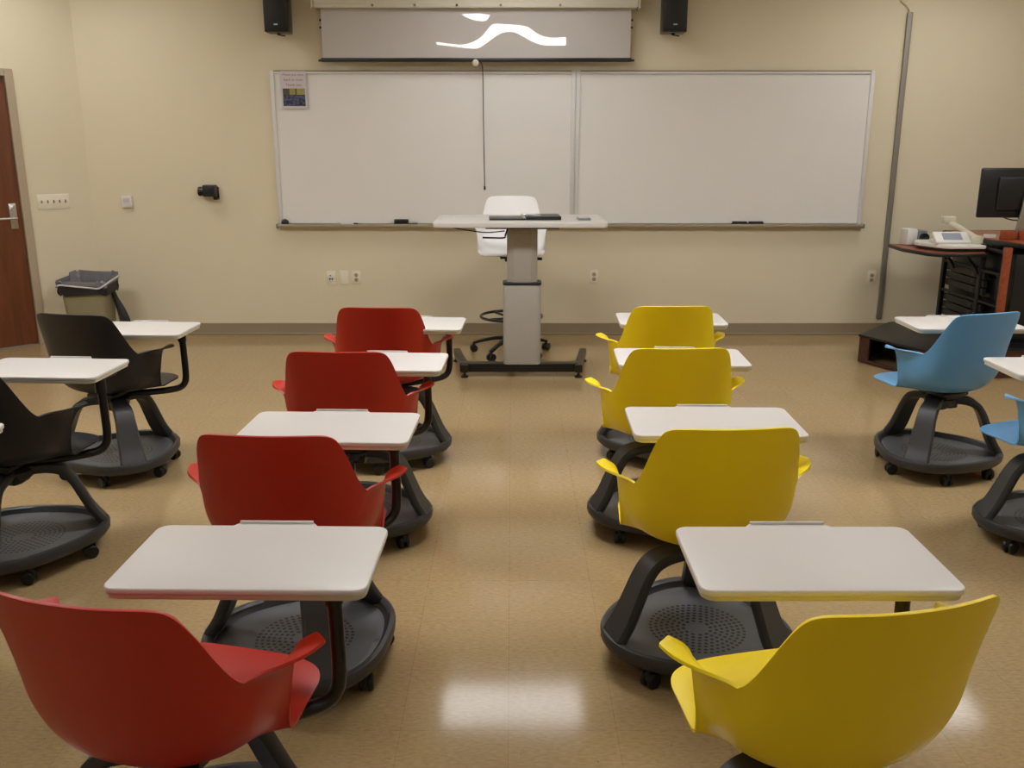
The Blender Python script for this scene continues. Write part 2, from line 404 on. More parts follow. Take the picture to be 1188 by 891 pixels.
# ------------------------------------------------------------------ whiteboards
def whiteboard(x0, x1, label, tray_extra, rail_side):
    z0, z1 = 0.945, 2.165
    t = thing('whiteboard', label, 'whiteboard', ((x0+x1)/2, D, z0), 0, 'whiteboards')
    W = x1-x0; Hh = z1-z0
    box_obj('writing_surface', (0, -0.012, Hh/2), (W-0.03, 0.016, Hh-0.02), M['board'], t)
    for sx in (-1, 1):
        wd = 0.034
        box_obj('side_frame', (sx*(W/2-wd/2), -0.016, Hh/2), (wd, 0.032, Hh+0.01), M['alu'], t, 0.004)
    box_obj('top_rail', (0, -0.017, Hh-0.008), (W-0.068, 0.03, 0.024), M['alu'], t, 0.003)
    box_obj('top_strip', (0, -0.0185, Hh+0.003), (W-0.068, 0.03, 0.007), M['brown_strip'], t)  # thin brown strip along the top edge of the board
    bm = new_bm()
    sec = [(0, -0.02), (-0.03, -0.02), (-0.075, -0.012), (-0.082, 0.0), (-0.082, 0.012), (-0.074, 0.012), (-0.07, 0.002), (-0.03, 0.0), (0, 0.002)]
    vs = []
    for x in (-W/2, W/2):
        vs.append([bm.verts.new((x, a, b-0.005)) for a, b in sec])
    n = len(sec)
    for j in range(n): bm.faces.new((vs[0][j], vs[0][(j+1) % n], vs[1][(j+1) % n], vs[1][j]))
    bm.faces.new(vs[0]); bm.faces.new(vs[1][::-1])
    obj('marker_tray', bm, M['alu_dark'], t)
    box_obj('tray_end_cap', (tray_extra*(W/2+0.006), -0.043, -0.009), (0.014, 0.088, 0.036), M['grey_plastic'], t, 0.005)
    return t
whiteboard(-1.955, 0.517, 'left-hand whiteboard with aluminium frame and tray, a paper notice in its top corner', -1, 0)
whiteboard(0.519, 2.93, 'right-hand whiteboard with aluminium frame and tray, no notice on it', 1, 0)
TZ = 0.942   # tray top
# notice
nt_ = thing('paper_notice', 'small white paper notice with red text and a dark photo, taped to the left whiteboard', 'notice', (-1.765, D-0.034, 1.875))
bm = new_bm(); add_prism(bm, [(-.103, 0), (.103, 0), (.103, .292), (-.103, .292)], -0.0006, 0.0006, 0, Matrix.Rotation(R(90), 4, 'X')); obj('sheet', bm, M['paper'], nt_)
bm = new_bm(); add_prism(bm, [(-.09, .022), (.09, .022), (.09, .158), (-.09, .158)], 0, 0.0006, 0, Matrix.Translation((0, -.0008, 0)) @ Matrix.Rotation(R(90), 4, 'X')); obj('photo_print', bm, M['picture'], nt_)
for s_, zz in (('Please put seats', 0.256), ('back in rows', 0.216), ('Thank you', 0.176)):
    text_mesh('lettering', s_, 0.03 if zz != 0.256 else 0.027, M['ink_red'], nt_, (0, -0.0012, zz), (R(90), 0, 0))

def eraser(x, label, w=0.13, hh=0.017):
    t = thing('board_eraser', label, 'eraser', (x, D-0.045, TZ), 0)
    box_obj('felt_pad', (0, 0, 0.0075), (w, 0.045, 0.015), M['rubber'], t, 0.002)
    box_obj('grip', (0, 0, 0.0145+hh/2), (w-0.006, 0.038, hh), M['black'], t, 0.006)
    return t
eraser(-0.925, 'short black eraser in the tray of the left whiteboard', 0.125, 0.034)
eraser(1.905, 'black eraser in the right whiteboard tray, left one of the touching pair', 0.128)
eraser(2.04, 'black eraser in the right whiteboard tray, right one of the touching pair', 0.128)
def marker(x, y, ang, body, cap, label, L_=0.12):
    t = thing('marker_pen', label, 'marker', (x, y, TZ+0.009), ang)
    bm = new_bm(); add_cyl(bm, (-L_/2, 0, 0), (L_/2-0.035, 0, 0), 0.0085, n=14); obj('barrel', bm, body, t)
    bm = new_bm(); add_cyl(bm, (L_/2-0.035, 0, 0), (L_/2, 0, 0), 0.0095, 0.0085, n=14); obj('cap', bm, cap, t)
marker(-1.36, D-0.045, 0, M['white_plastic'], M['black'], 'white marker with black cap in the left whiteboard tray', 0.14)
marker(-0.835, D-0.05, 0.3, M['black'], M['black'], 'black marker lying just right of the short eraser', 0.09)
bm = new_bm(); lathe(bm, [(0.012, 0), (0.026, 0.003), (0.032, 0.014), (0.03, 0.032), (0.018, 0.046), (0.006, 0.05)], 24)
o = obj('magnet_puck', bm, M['black']); o.location = (-1.9, D-0.045, TZ); tag(o, 'round black magnet knob at the left end of the whiteboard tray', 'magnet')

# ------------------------------------------------------------------ projection screen
SX0, SX1, SY = -1.50, 0.935, 7.68
scr = thing('projection_screen', 'pull-down projection screen partly lowered above the whiteboards', 'projection screen', ((SX0+SX1)/2, SY, 2.25))
SW = SX1-SX0
box_obj('screen_fabric', (0, 0, 0.20), (SW, 0.003, 0.42), M['screen'], scr)
bm = new_bm(); add_box(bm, (0, 0, -0.006), (SW+0.03, 0.026, 0.03), 0.006); add_cyl(bm, (-SW/2-0.035, 0, -0.01), (SW/2+0.035, 0, -0.01), 0.009); obj('bottom_bar', bm, M['black'], scr)
bm = new_bm(); add_box(bm, (0, 0.02, 0.445), (SW+0.11, 0.14, 0.14), 0.02, 3); add_box(bm, (0, -0.048, 0.39), (SW+0.06, 0.012, 0.03), 0.003)
obj('housing', bm, M['screen_case'], scr)
for sx in (-1, 1): box_obj('end_cap', (sx*(SW/2+0.06), 0.02, 0.445), (0.014, 0.15, 0.15), M['screen_case'], scr, 0.006)
for fx in (0.17, 0.305, 0.44, 0.58, 0.77): 
    bm = new_bm(); add_cyl(bm, (-1.5+SW*fx-((SX0+SX1)/2), -0.062, 0.392), (-1.5+SW*fx-((SX0+SX1)/2), -0.05, 0.392), 0.01, n=16); obj('case_screw', bm, M['grey_plastic'] if fx != 0.44 else M['black'], scr)
for dz in (0.29, 0.235):
    for sx in (-1, 1): box_obj('edge_clip', (sx*(SW/2+0.008), 0, dz), (0.016, 0.008, 0.016), M['black'], scr, 0.002)
bm = new_bm(); tube(bm, smooth_path([(0, 0, 0), (0.035, -0.02, -0.02), (0.042, 0.03, -0.12), (0.044, 0.04, -0.5), (0.05, 0.04, -0.98)]), 0.0035, 8); add_cyl(bm, (0.05, 0.04, -0.97), (0.05, 0.04, -1.0), 0.008, n=10)
cd = obj('pull_cord', bm, M['black']); cd.location = (-0.275, SY, 2.232); cd.parent = None
cd.parent = scr; cd.location = Vector((-0.275, SY, 2.232))-Vector(scr.location)
bm = new_bm(); lathe(bm, [(0.026, 0), (0.028, 0.005), (0.02, 0.01), (0.007, 0.013)], 20)
pl = obj('pull_grip', bm, M['screen_case'], scr); pl.rotation_euler = (R(90), 0, 0); pl.location = Vector((-0.29, SY-0.005, 2.225))-Vector(scr.location)

# curved patch of light thrown on the screen (a shaped beam from high up in the room)
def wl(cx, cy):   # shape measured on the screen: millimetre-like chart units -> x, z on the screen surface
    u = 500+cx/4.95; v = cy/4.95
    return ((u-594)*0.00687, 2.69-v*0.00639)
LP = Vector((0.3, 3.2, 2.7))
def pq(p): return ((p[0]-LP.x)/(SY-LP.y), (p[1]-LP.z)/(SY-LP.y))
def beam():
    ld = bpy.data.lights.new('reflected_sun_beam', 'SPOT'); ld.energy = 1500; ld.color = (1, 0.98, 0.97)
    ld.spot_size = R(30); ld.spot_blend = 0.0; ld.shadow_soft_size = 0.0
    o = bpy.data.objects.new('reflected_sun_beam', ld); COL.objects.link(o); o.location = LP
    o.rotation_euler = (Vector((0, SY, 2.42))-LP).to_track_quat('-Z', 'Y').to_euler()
    ld.use_nodes = True; nt = ld.node_tree; N = nt.nodes; L = nt.links
    em = N['Emission']
    g = N.new('ShaderNodeNewGeometry'); s = N.new('ShaderNodeSeparateXYZ'); L.new(g.outputs['Incoming'], s.inputs[0])
    def mth(op, a, c=None):
        n = N.new('ShaderNodeMath'); n.operation = op
        for i, x in enumerate((a, c)):
            if x is None: continue
            if isinstance(x, (int, float)): n.inputs[i].default_value = x
            else: L.new(x, n.inputs[i])
        return n.outputs[0]
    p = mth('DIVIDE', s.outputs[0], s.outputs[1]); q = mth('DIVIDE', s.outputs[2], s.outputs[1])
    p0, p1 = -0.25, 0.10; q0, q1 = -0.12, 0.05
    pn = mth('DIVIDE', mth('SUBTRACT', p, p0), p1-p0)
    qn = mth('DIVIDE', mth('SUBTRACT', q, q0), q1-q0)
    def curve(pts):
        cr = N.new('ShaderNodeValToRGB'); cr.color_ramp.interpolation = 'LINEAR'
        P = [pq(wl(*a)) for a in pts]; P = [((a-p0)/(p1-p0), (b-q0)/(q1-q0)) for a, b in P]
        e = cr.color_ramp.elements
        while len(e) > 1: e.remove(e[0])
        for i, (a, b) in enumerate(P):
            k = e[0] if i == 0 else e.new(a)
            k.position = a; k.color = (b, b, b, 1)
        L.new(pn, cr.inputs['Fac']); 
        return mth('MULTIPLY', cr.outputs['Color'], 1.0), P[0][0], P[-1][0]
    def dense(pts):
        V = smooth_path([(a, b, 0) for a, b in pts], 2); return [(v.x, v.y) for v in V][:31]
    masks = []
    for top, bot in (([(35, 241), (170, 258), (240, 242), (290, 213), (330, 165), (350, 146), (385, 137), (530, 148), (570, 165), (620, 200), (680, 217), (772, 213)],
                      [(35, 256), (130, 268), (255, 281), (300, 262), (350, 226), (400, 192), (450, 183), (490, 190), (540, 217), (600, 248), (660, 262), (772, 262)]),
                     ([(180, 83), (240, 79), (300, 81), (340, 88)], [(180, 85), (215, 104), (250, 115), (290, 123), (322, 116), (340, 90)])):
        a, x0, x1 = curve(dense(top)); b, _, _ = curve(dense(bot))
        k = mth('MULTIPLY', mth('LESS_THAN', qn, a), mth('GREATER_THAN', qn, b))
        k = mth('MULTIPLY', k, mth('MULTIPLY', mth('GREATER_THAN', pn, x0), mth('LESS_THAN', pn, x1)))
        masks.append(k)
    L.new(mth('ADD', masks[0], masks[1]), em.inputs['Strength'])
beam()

# ------------------------------------------------------------------ speakers
def speaker(x, label):
    t = thing('wall_speaker', label, 'speaker', (x, D, 2.44), 0, 'wall speakers')
    box_obj('cabinet', (0, -0.15, 0.17), (0.185, 0.17, 0.34), M['black'], t, 0.008)
    box_obj('grille', (0, -0.238, 0.18), (0.165, 0.008, 0.31), M['rubber'], t, 0.003)
    box_obj('badge', (0.0, -0.243, 0.055), (0.03, 0.002, 0.009), M['logo'], t)
    bm = new_bm(); add_box(bm, (0, -0.01, 0.12), (0.08, 0.02, 0.12), 0.003); add_cyl(bm, (0, -0.02, 0.12), (0, -0.07, 0.12), 0.012)
    obj('wall_bracket', bm, M['black_metal'], t)
    bm = new_bm(); add_cyl(bm, (0, -0.15, 0.005), (0, -0.15, -0.012), 0.014); add_box(bm, (0.02, -0.15, -0.016), (0.06, 0.012, 0.01), 0.003, rot=(0, 0.15, 0)); obj('tilt_knob', bm, M['black_metal'], t)
speaker(-1.83, 'black wall speaker left of the projection screen')
speaker(1.265, 'black wall speaker right of the projection screen')

# ------------------------------------------------------------------ wall devices
t = thing('wall_camera', 'small black camera on a bracket on the back wall left of the whiteboard', 'camera', (-2.5, D, 1.225))
box_obj('body', (0.0, -0.065, 0.0), (0.10, 0.085, 0.095), M['black'], t, 0.008)
bm = new_bm(); add_cyl(bm, (-0.045, -0.065, -0.006), (-0.075, -0.065, -0.006), 0.038); add_cyl(bm, (-0.075, -0.065, -0.006), (-0.092, -0.065, -0.006), 0.040, 0.038); obj('lens', bm, M['dark_glass'], t)
bm = new_bm(); add_box(bm, (0.03, -0.008, -0.02), (0.05, 0.016, 0.10), 0.004); add_box(bm, (0.035, -0.03, -0.066), (0.03, 0.05, 0.018), 0.004); obj('bracket', bm, M['black_metal'], t)
t = thing('wall_sensor', 'small white square sensor box on the back wall near the door corner', 'sensor', (-3.215, D, 1.085))
box_obj('housing', (0, -0.016, 0.048), (0.085, 0.032, 0.095), M['white_plastic'], t, 0.005)
box_obj('cover', (0, -0.034, 0.06), (0.05, 0.006, 0.04), M['paper'], t, 0.002)
# switch plate on angled wall
t = thing('light_switch_plate', 'ivory plate with five toggle switches between the door and the corner', 'light switches', aw(0.307, 0, 1.087))
bm = new_bm(); add_box(bm, aw(0, 0.003, 0.059)-aw(0, 0, 0), (0.25, 0.006, 0.117), 0.002, 2, AROT); obj('plate', bm, M['plate'], t)
for i in range(5):
    bm = new_bm(); add_box(bm, aw((i-2)*0.046, 0.009, 0.06)-aw(0, 0, 0), (0.01, 0.014, 0.022), 0.002, 2, (R(-12), 0, R(45)))
    obj('toggle', bm, M['conduit'], t)
def outlet(x, z, label, kind):
    t = thing('wall_outlet', label, 'wall outlet', (x, D, z-0.058), 0, 'low wall plates on the back wall')
    box_obj('plate', (0, -0.003, 0.058), (0.072, 0.006, 0.116), M['plate'], t, 0.002)
    if kind == 'duplex':
        for dz in (0.038, 0.078):
            bm = new_bm(); add_cyl(bm, (0, -0.004, dz), (0, -0.009, dz), 0.017, n=20); r_ = obj('socket', bm, M['frame_paint'], t)
            bm = new_bm(); add_box(bm, (-0.006, -0.0093, dz+0.002), (0.003, 0.001, 0.009)); add_box(bm, (0.006, -0.0093, dz+0.002), (0.003, 0.001, 0.007)); add_box(bm, (0, -0.0093, dz-0.008), (0.004, 0.001, 0.004)); obj('slots', bm, M['slot'], r_)
    if kind == 'data':
        box_obj('insert', (0, -0.007, 0.058), (0.036, 0.004, 0.07), M['white_plastic'], t, 0.001)
        bm = new_bm(); add_box(bm, (-0.01, -0.0095, 0.05), (0.012, 0.002, 0.013)); add_box(bm, (0.01, -0.0095, 0.05), (0.012, 0.002, 0.013)); add_box(bm, (-0.006, -0.0095, 0.078), (0.012, 0.002, 0.008)); obj('jacks', bm, M['slot'], t)
outlet(-1.545, 0.492, 'ivory wall plate with dark data jacks, leftmost of the three low plates', 'data')
outlet(-1.432, 0.496, 'blank ivory wall plate, middle one of the three low plates', 'blank')
outlet(-1.33, 0.496, 'ivory duplex outlet, rightmost of the three low plates left of the lectern', 'duplex')
outlet(0.70, 0.502, 'ivory duplex outlet low on the wall just right of the lectern column', 'duplex')
outlet(3.073, 0.494, 'ivory duplex outlet low on the wall beside the grey raceway', 'duplex')

# ------------------------------------------------------------------ waste bin
t = thing('waste_bin', 'beige waste bin with black liner in the corner by the door', 'bin', (-3.42, 7.35, 0))
def rect_loft(bm, rings, n=8):
    RR = []
    for w_, d_, r_, z, wob in rings:
        pts = rrect(w_, d_, r_, n)
        RR.append([bm.verts.new((x*(1+wob*random.uniform(-1, 1)*0.05), y*(1+wob*random.uniform(-1, 1)*0.05), z+wob*random.uniform(-1, 1)*0.012)) for x, y in pts])
    m = len(RR[0])
    for a, b in zip(RR, RR[1:]):
        for i in range(m): bm.faces.new((a[i], a[(i+1) % m], b[(i+1) % m], b[i]))
    bm.faces.new(RR[0][::-1])
    return RR
bm = new_bm(); rr = rect_loft(bm, [(.28, .2, .04, .005, 0), (.29, .21, .04, .02, 0), (.35, .28, .05, .50, 0), (.36, .29, .05, .52, 0), (.345, .275, .05, .52, 0), (.28, .2, .04, .03, 0)]); bm.faces.new(rr[-1]); obj('bucket', bm, M['bin'], t)
bm = new_bm()
RR = rect_loft(bm, [(.385, .31, .06, .435, 1), (.39, .312, .06, .47, 1), (.385, .305, .06, .51, .5), (.385, .31, .06, .518, .6), (.36, .28, .05, .52, .4)]); bmesh.ops.delete(bm, geom=[f for f in bm.faces if len(f.verts) > 4], context='FACES')
ln = obj('liner', bm, M['bag'], t, label='black plastic bin liner folded over the rim')
bm = new_bm()
RR = rect_loft(bm, [(.24, .17, .05, .22, 0), (.29, .21, .05, .36, 1.5), (.335, .26, .05, .50, 1.2), (.372, .296, .06, .548, 1.2), (.392, .32, .06, .540, 1.4), (.396, .326, .06, .505, 1.8)]); obj('liner_fold', bm, M['bag_in'], ln)
bm = new_bm(); tube(bm, [(x, y, .512+.05*x+.022*math.sin(4*x*8)) for x, y in rrect(.402, .334, .06, 8)], .007, 8, closed=True); obj('liner_drawstring', bm, M['paper'], ln, label='pale drawstring band around the liner')
bm = new_bm(); V = smooth_path([(0.18, 0.02, 0.46), (0.195, 0.03, 0.38), (0.22, 0.04, 0.30), (0.24, 0.04, 0.22), (0.25, 0.04, 0.15)], 4)
sweep(bm, V, [(-.05, -.012), (0, -.03), (.05, -.01), (.05, .014), (0, .035), (-.05, .012)], up=(1, 0, 0), scales=[(0.3+0.8*i/len(V), .5+1.2*i/len(V)) for i in range(len(V))]); obj('liner_tail', bm, M['bag'], ln)

for o_ in bpy.data.objects:
    if o_.name.startswith(('liner', 'liner_fold', 'liner_drawstring')) and not o_.name.startswith('liner_tail'):
        for v_ in o_.data.vertices:
            if v_.co.z > .42: v_.co.z += .12*(v_.co.y+.12)*(v_.co.z-.42)/.1

# ------------------------------------------------------------------ student chairs
def shell_mesh(name):
    rows = [
     [(0,.275,.438),(.08,.275,.438),(.15,.268,.438),(.20,.248,.437),(.225,.215,.437),(.236,.18,.438)],
     [(0,.19,.447),(.08,.19,.447),(.15,.186,.447),(.20,.172,.446),(.230,.14,.444),(.244,.11,.442)],
     [(0,.10,.443),(.08,.10,.443),(.155,.095,.443),(.21,.082,.441),(.239,.06,.440),(.253,.045,.438)],
     [(0,.03,.434),(.08,.03,.434),(.16,.028,.434),(.216,.02,.434),(.243,.014,.437),(.256,.006,.443)],
     [(0,-.01,.429),(.085,-.01,.429),(.168,-.01,.431),(.225,-.002,.440),(.250,.002,.463),(.259,.008,.50)],
     [(0,-.045,.425),(.09,-.04,.425),(.185,-.03,.431),(.243,-.012,.466),(.260,.004,.53),(.264,.016,.58)],
     [(0,-.08,.424),(.095,-.07,.425),(.208,-.052,.445),(.255,-.018,.512),(.265,.006,.595),(.270,.026,.632)],
     [(0,-.105,.424),(.10,-.095,.426),(.218,-.07,.455),(.259,-.032,.538),(.267,-.004,.622),(.290,.040,.642)],
     [(0,-.128,.427),(.11,-.116,.430),(.225,-.088,.467),(.260,-.046,.558),(.268,-.02,.631),(.308,.052,.648)],
     [(0,-.148,.433),(.12,-.138,.438),(.228,-.105,.48),(.259,-.061,.574),(.268,-.036,.635),(.336,.030,.646)],
     [(0,-.165,.442),(.12,-.156,.447),(.228,-.122,.498),(.257,-.078,.588),(.266,-.056,.636),(.328,-.022,.646)],
     [(0,-.182,.455),(.116,-.173,.462),(.222,-.140,.515),(.249,-.1,.595),(.259,-.08,.632),(.298,-.068,.644)],
     [(0,-.196,.475),(.112,-.187,.482),(.212,-.154,.53),(.240,-.118,.597),(.249,-.105,.630),(.259,-.106,.642)],
     [(0,-.206,.50),(.106,-.197,.505),(.204,-.165,.545),(.230,-.140,.601),(.239,-.130,.630),(.243,-.126,.636)],
     [(0,-.216,.53),(.10,-.207,.534),(.192,-.179,.562),(.221,-.155,.61),(.232,-.143,.637),(.238,-.138,.645)],
     [(0,-.232,.60),(.088,-.226,.602),(.166,-.205,.62),(.205,-.18,.648),(.222,-.165,.662),(.230,-.156,.670)],
     [(0,-.247,.68),(.08,-.242,.68),(.152,-.226,.687),(.191,-.204,.70),(.209,-.19,.708),(.220,-.18,.714)],
     [(0,-.264,.755),(.075,-.26,.755),(.141,-.247,.757),(.180,-.228,.760),(.199,-.215,.762),(.210,-.205,.763)],
     [(0,-.277,.810),(.07,-.273,.810),(.133,-.262,.809),(.172,-.245,.806),(.191,-.232,.801),(.202,-.221,.793)],
     [(0,-.286,.845),(.066,-.283,.845),(.124,-.271,.844),(.160,-.257,.841),(.178,-.246,.834),(.192,-.235,.820)],
    ]
    bm = new_bm(); G = []
    for r_ in rows:
        r_ = [(x, y+.01, z) for x, y, z in r_]; line = [(-x, y, z) for x, y, z in reversed(r_[1:])]+r_
        G.append([bm.verts.new(p) for p in line])
    for a, b in zip(G, G[1:]):
        for i in range(len(a)-1): bm.faces.new((a[i], a[i+1], b[i+1], b[i]))
    bmesh.ops.recalc_face_normals(bm, faces=bm.faces)
    me = bpy.data.meshes.new(name); bm.to_mesh(me); bm.free()
    cv = me.attributes.new('crease_vert', 'FLOAT', 'POINT')
    for r_i, c_ in ((8, .75), (9, .75), (13, .6)):
        for k in (0, 10): cv.data[r_i*11+k].value = c_
    o = bpy.data.objects.new('tmp', me); COL.objects.link(o)
    ss = o.modifiers.new('s', 'SUBSURF'); ss.levels = 3; ss.render_levels = 3; ss.boundary_smooth = 'ALL'
    so = o.modifiers.new('t', 'SOLIDIFY'); so.thickness = 0.007; so.offset = 0
    bv = o.modifiers.new('b', 'BEVEL'); bv.width = 0.002; bv.segments = 2; bv.limit_method = 'ANGLE'; bv.angle_limit = R(50)
    dg = bpy.context.evaluated_depsgraph_get()
    m2 = bpy.data.meshes.new_from_object(o.evaluated_get(dg)); m2.name = name
    bpy.data.objects.remove(o)
    for p in m2.polygons: p.use_smooth = True
    return m2
SHELL = shell_mesh('seat_shell')
SHELLS = {}
for c in ('red', 'yellow', 'blue', 'darkshell', 'whiteshell'):
    s = SHELL.copy(); s.materials.clear(); s.materials.append(M[c]); SHELLS[c] = s

def frame_R(r, a): return r*(1+0.075*math.cos(3*a)) if r > 0.2 else r

def make_chair():
    t = bpy.data.objects.new('tablet_armchair', None); COL.objects.link(t); t.empty_display_size = 0.1
    # base ring (angle 0 = first leg)
    bm = new_bm()
    prof = [(.255, .060), (.285, .066), (.297, .082), (.299, .104), (.294, .114), (.280, .116), (.270, .110), (.264, .092), (.255, .086)]
    n = 84; rings = []
    for r_, z in prof:
        rings.append([bm.verts.new((frame_R(r_, 2*PI*i/n)*math.cos(2*PI*i/n), frame_R(r_, 2*PI*i/n)*math.sin(2*PI*i/n), z)) for i in range(n)])
    k = len(prof)
    for j in range(k):
        a, b = rings[j], rings[(j+1) % k]
        for i in range(n): bm.faces.new((a[i], a[(i+1) % n], b[(i+1) % n], b[i]))
    br = obj('base_ring', bm, M['base_grey'], t)
    bm = new_bm(); lathe(bm, [(.262, .088), (.258, .092), (.22, .084), (.12, .078), (.02, .077), (.02, .07), (.12, .071), (.22, .076), (.258, .084)], 72, frame_R)
    dish = obj('perforated_tray', bm, M['dish'], t, angle=60)
    # leg
    V = smooth_path([(0.0, 0, .368), (.06, 0, .367), (.12, 0, .362), (.168, 0, .343), (.200, 0, .300), (.228, 0, .235), (.258, 0, .165), (.292, 0, .108), (.298, 0, .085)], 4)
    sc = []
    for v in V:
        x = v.x; wd = 0.034 + 0.012*min(1, x/.2) + (0.016*max(0, (x-.2)/.1))
        sc.append((wd, 1.0+0.1*(x/.3)))
    bm = new_bm(); th = .017
    sec = [(-1, -th*.4), (-.86, -th), (.86, -th), (1, -th*.4), (1, th*.4), (.86, th), (-.86, th), (-1, th*.4)]
    sweep(bm, V, sec, up=(0, 1, 0), scales=[(1, 1)]*len(V)) if False else None
    rings = []
    for i, p in enumerate(V):
        a = V[max(i-1, 0)]; b = V[min(i+1, len(V)-1)]; tg = (b-a).normalized(); nn = Vector((-tg.z, 0, tg.x))
        rings.append([bm.verts.new(p+Vector((0, 1, 0))*x*sc[i][0]+nn*y) for x, y in sec])
    for A, B in zip(rings, rings[1:]):
        for j in range(8): bm.faces.new((A[j], A[(j+1) % 8], B[(j+1) % 8], B[j]))
    bm.faces.new(rings[0][::-1]); bm.faces.new(rings[-1])
    legs = [obj('leg', bm, M['base_grey'], t)]
    for i in (1, 2):
        l = legs[0].copy(); COL.objects.link(l); l.parent = t; legs.append(l)
    # hub
    bm = new_bm(); lathe(bm, [(.03, .315), (.045, .325), (.07, .345), (.075, .372), (.06, .386), (.035, .39), (.03, .408), (.02, .41)], 28)
    hub = obj('hub', bm, M['base_grey'], t)
    # seat mechanism
    bm = new_bm(); add_box(bm, (0, -.02, .411), (.15, .17, .016), .007); add_box(bm, (0, -.03, .395), (.10, .13, .022), .008); add_cyl(bm, (0, 0, .36), (0, 0, .405), .032)
    add_box(bm, (0.03, -0.02, 0.345), (0.05, 0.09, 0.035), .008)
    mech = obj('seat_mechanism', bm, M['black'], t)
    # shell
    sh = bpy.data.objects.new('seat_shell', SHELLS['red']); COL.objects.link(sh); sh.parent = t
    # casters
    cast = []
    bm = new_bm()
    for s in (-1, 1): 
        x = .272
        lathe_w = new_bm(); lathe(lathe_w, [(.008, -.009), (.022, -.009), (.0265, -.005), (.0265, .005), (.022, .009), (.008, .009)], 20)
        bmesh.ops.rotate(lathe_w, cent=(0, 0, 0), matrix=Matrix.Rotation(R(90), 3, 'X'), verts=lathe_w.verts)
        bmesh.ops.translate(lathe_w, vec=(0, s*.013, .0268), verts=lathe_w.verts); merge(bm, lathe_w)
    c0 = obj('caster', bm, M['rubber'], t)
    bm = new_bm(); add_box(bm, (.004, 0, .042), (.034, .012, .03), .004); add_cyl(bm, (0.008, 0, .04), (0.008, 0, .075), .009); ho = obj('caster_fork', bm, M['black'], c0)
    cast.append(c0)
    for i in range(5):
        c = c0.copy(); COL.objects.link(c); c.parent = t; h = ho.copy(); COL.objects.link(h); h.parent = c; cast.append(c)
    # support arm
    bm = new_bm()
    pts = [(-.02, 0.0, .392), (.06, .04, .392), (.15, .10, .392), (.215, .15, .394), (.255, .18, .402), (.276, .195, .425), (.283, .20, .465), (.283, .20, .55), (.279, .20, .69)]
    tube(bm, smooth_path(pts, 5), .0165, 14, up=(0.3, 1, 0.05)); arm = obj('support_arm', bm, M['black_metal'], t)
    bm = new_bm(); add_cyl(bm, (.279, .20, .64), (.279, .20, .697), .021); add_box(bm, (.20, .23, .698), (.2, .12, .008), .002)
    cup = obj('tablet_bracket', bm, M['black'], arm)
    # tablet centred on its own origin
    bm = new_bm(); add_prism(bm, rrect(.545, .325, .03, 5), .712, .726, .004, None, 3)
    tb = obj('writing_tablet', bm, M['tablet'], t)
    bm = new_bm(); add_prism(bm, rrect(.537, .317, .03, 5), .700, .7125, .003)
    ed = obj('tablet_underside', bm, M['tablet_edge'], tb)
    bm = new_bm(); add_prism(bm, [(-.115, .15), (-.09, .186), (.09, .186), (.115, .15)], .708, .7225, .003)
    add_box(bm, (0, .183, .7245), (.176, .006, .009), .002)
    lg = obj('pencil_ledge', bm, M['tablet'], tb)
    return t
proto = make_chair()

def chair(first, x, y, color, leg_deg, shell_deg, arm_deg, tab, tab_deg, label, tb_h=0):
    """tab = tablet centre in world xy"""
    if first: root = proto; parts = list(proto.children)
    else:
        root = proto.copy(); COL.objects.link(root); parts = []
        for ch in proto.children:
            c = ch.copy(); COL.objects.link(c); c.parent = root; parts.append(c)
            for g in ch.children:
                d = g.copy(); COL.objects.link(d); d.parent = c
    root.location = (x, y, 0)
    cname = {'red': 'red', 'yellow': 'yellow', 'blue': 'blue', 'darkshell': 'black'}[color]
    tag(root, label, 'chair', 'classroom chairs with swivel writing tablets')
    li = ci = 0
    for p in parts:
        kind = p.name.split('.')[0]
        if kind in ('base_ring', 'perforated_tray', 'hub'): p.rotation_euler = (0, 0, R(leg_deg))
        elif kind == 'leg': p.rotation_euler = (0, 0, R(leg_deg+120*li)); li += 1
        elif kind == 'caster':
            a = R(leg_deg + (30 if ci % 2 else -30) + 120*(ci//2)); ci += 1
            p.location = (.262*math.cos(a), .262*math.sin(a), 0); p.rotation_euler = (0, 0, a+random.uniform(-1.5, 1.5))
        elif kind == 'seat_shell': p.data = SHELLS[color]; p.rotation_euler = (0, 0, R(shell_deg)); p['label'] = cname+' plastic seat shell with arm wings'
        elif kind == 'seat_mechanism': p.rotation_euler = (0, 0, R(shell_deg))
        elif kind == 'support_arm': p.rotation_euler = (0, 0, R(arm_deg))
        elif kind == 'writing_tablet': p.location = (tab[0]-x, tab[1]-y, 0); p.rotation_euler = (0, 0, R(tab_deg))
    return root

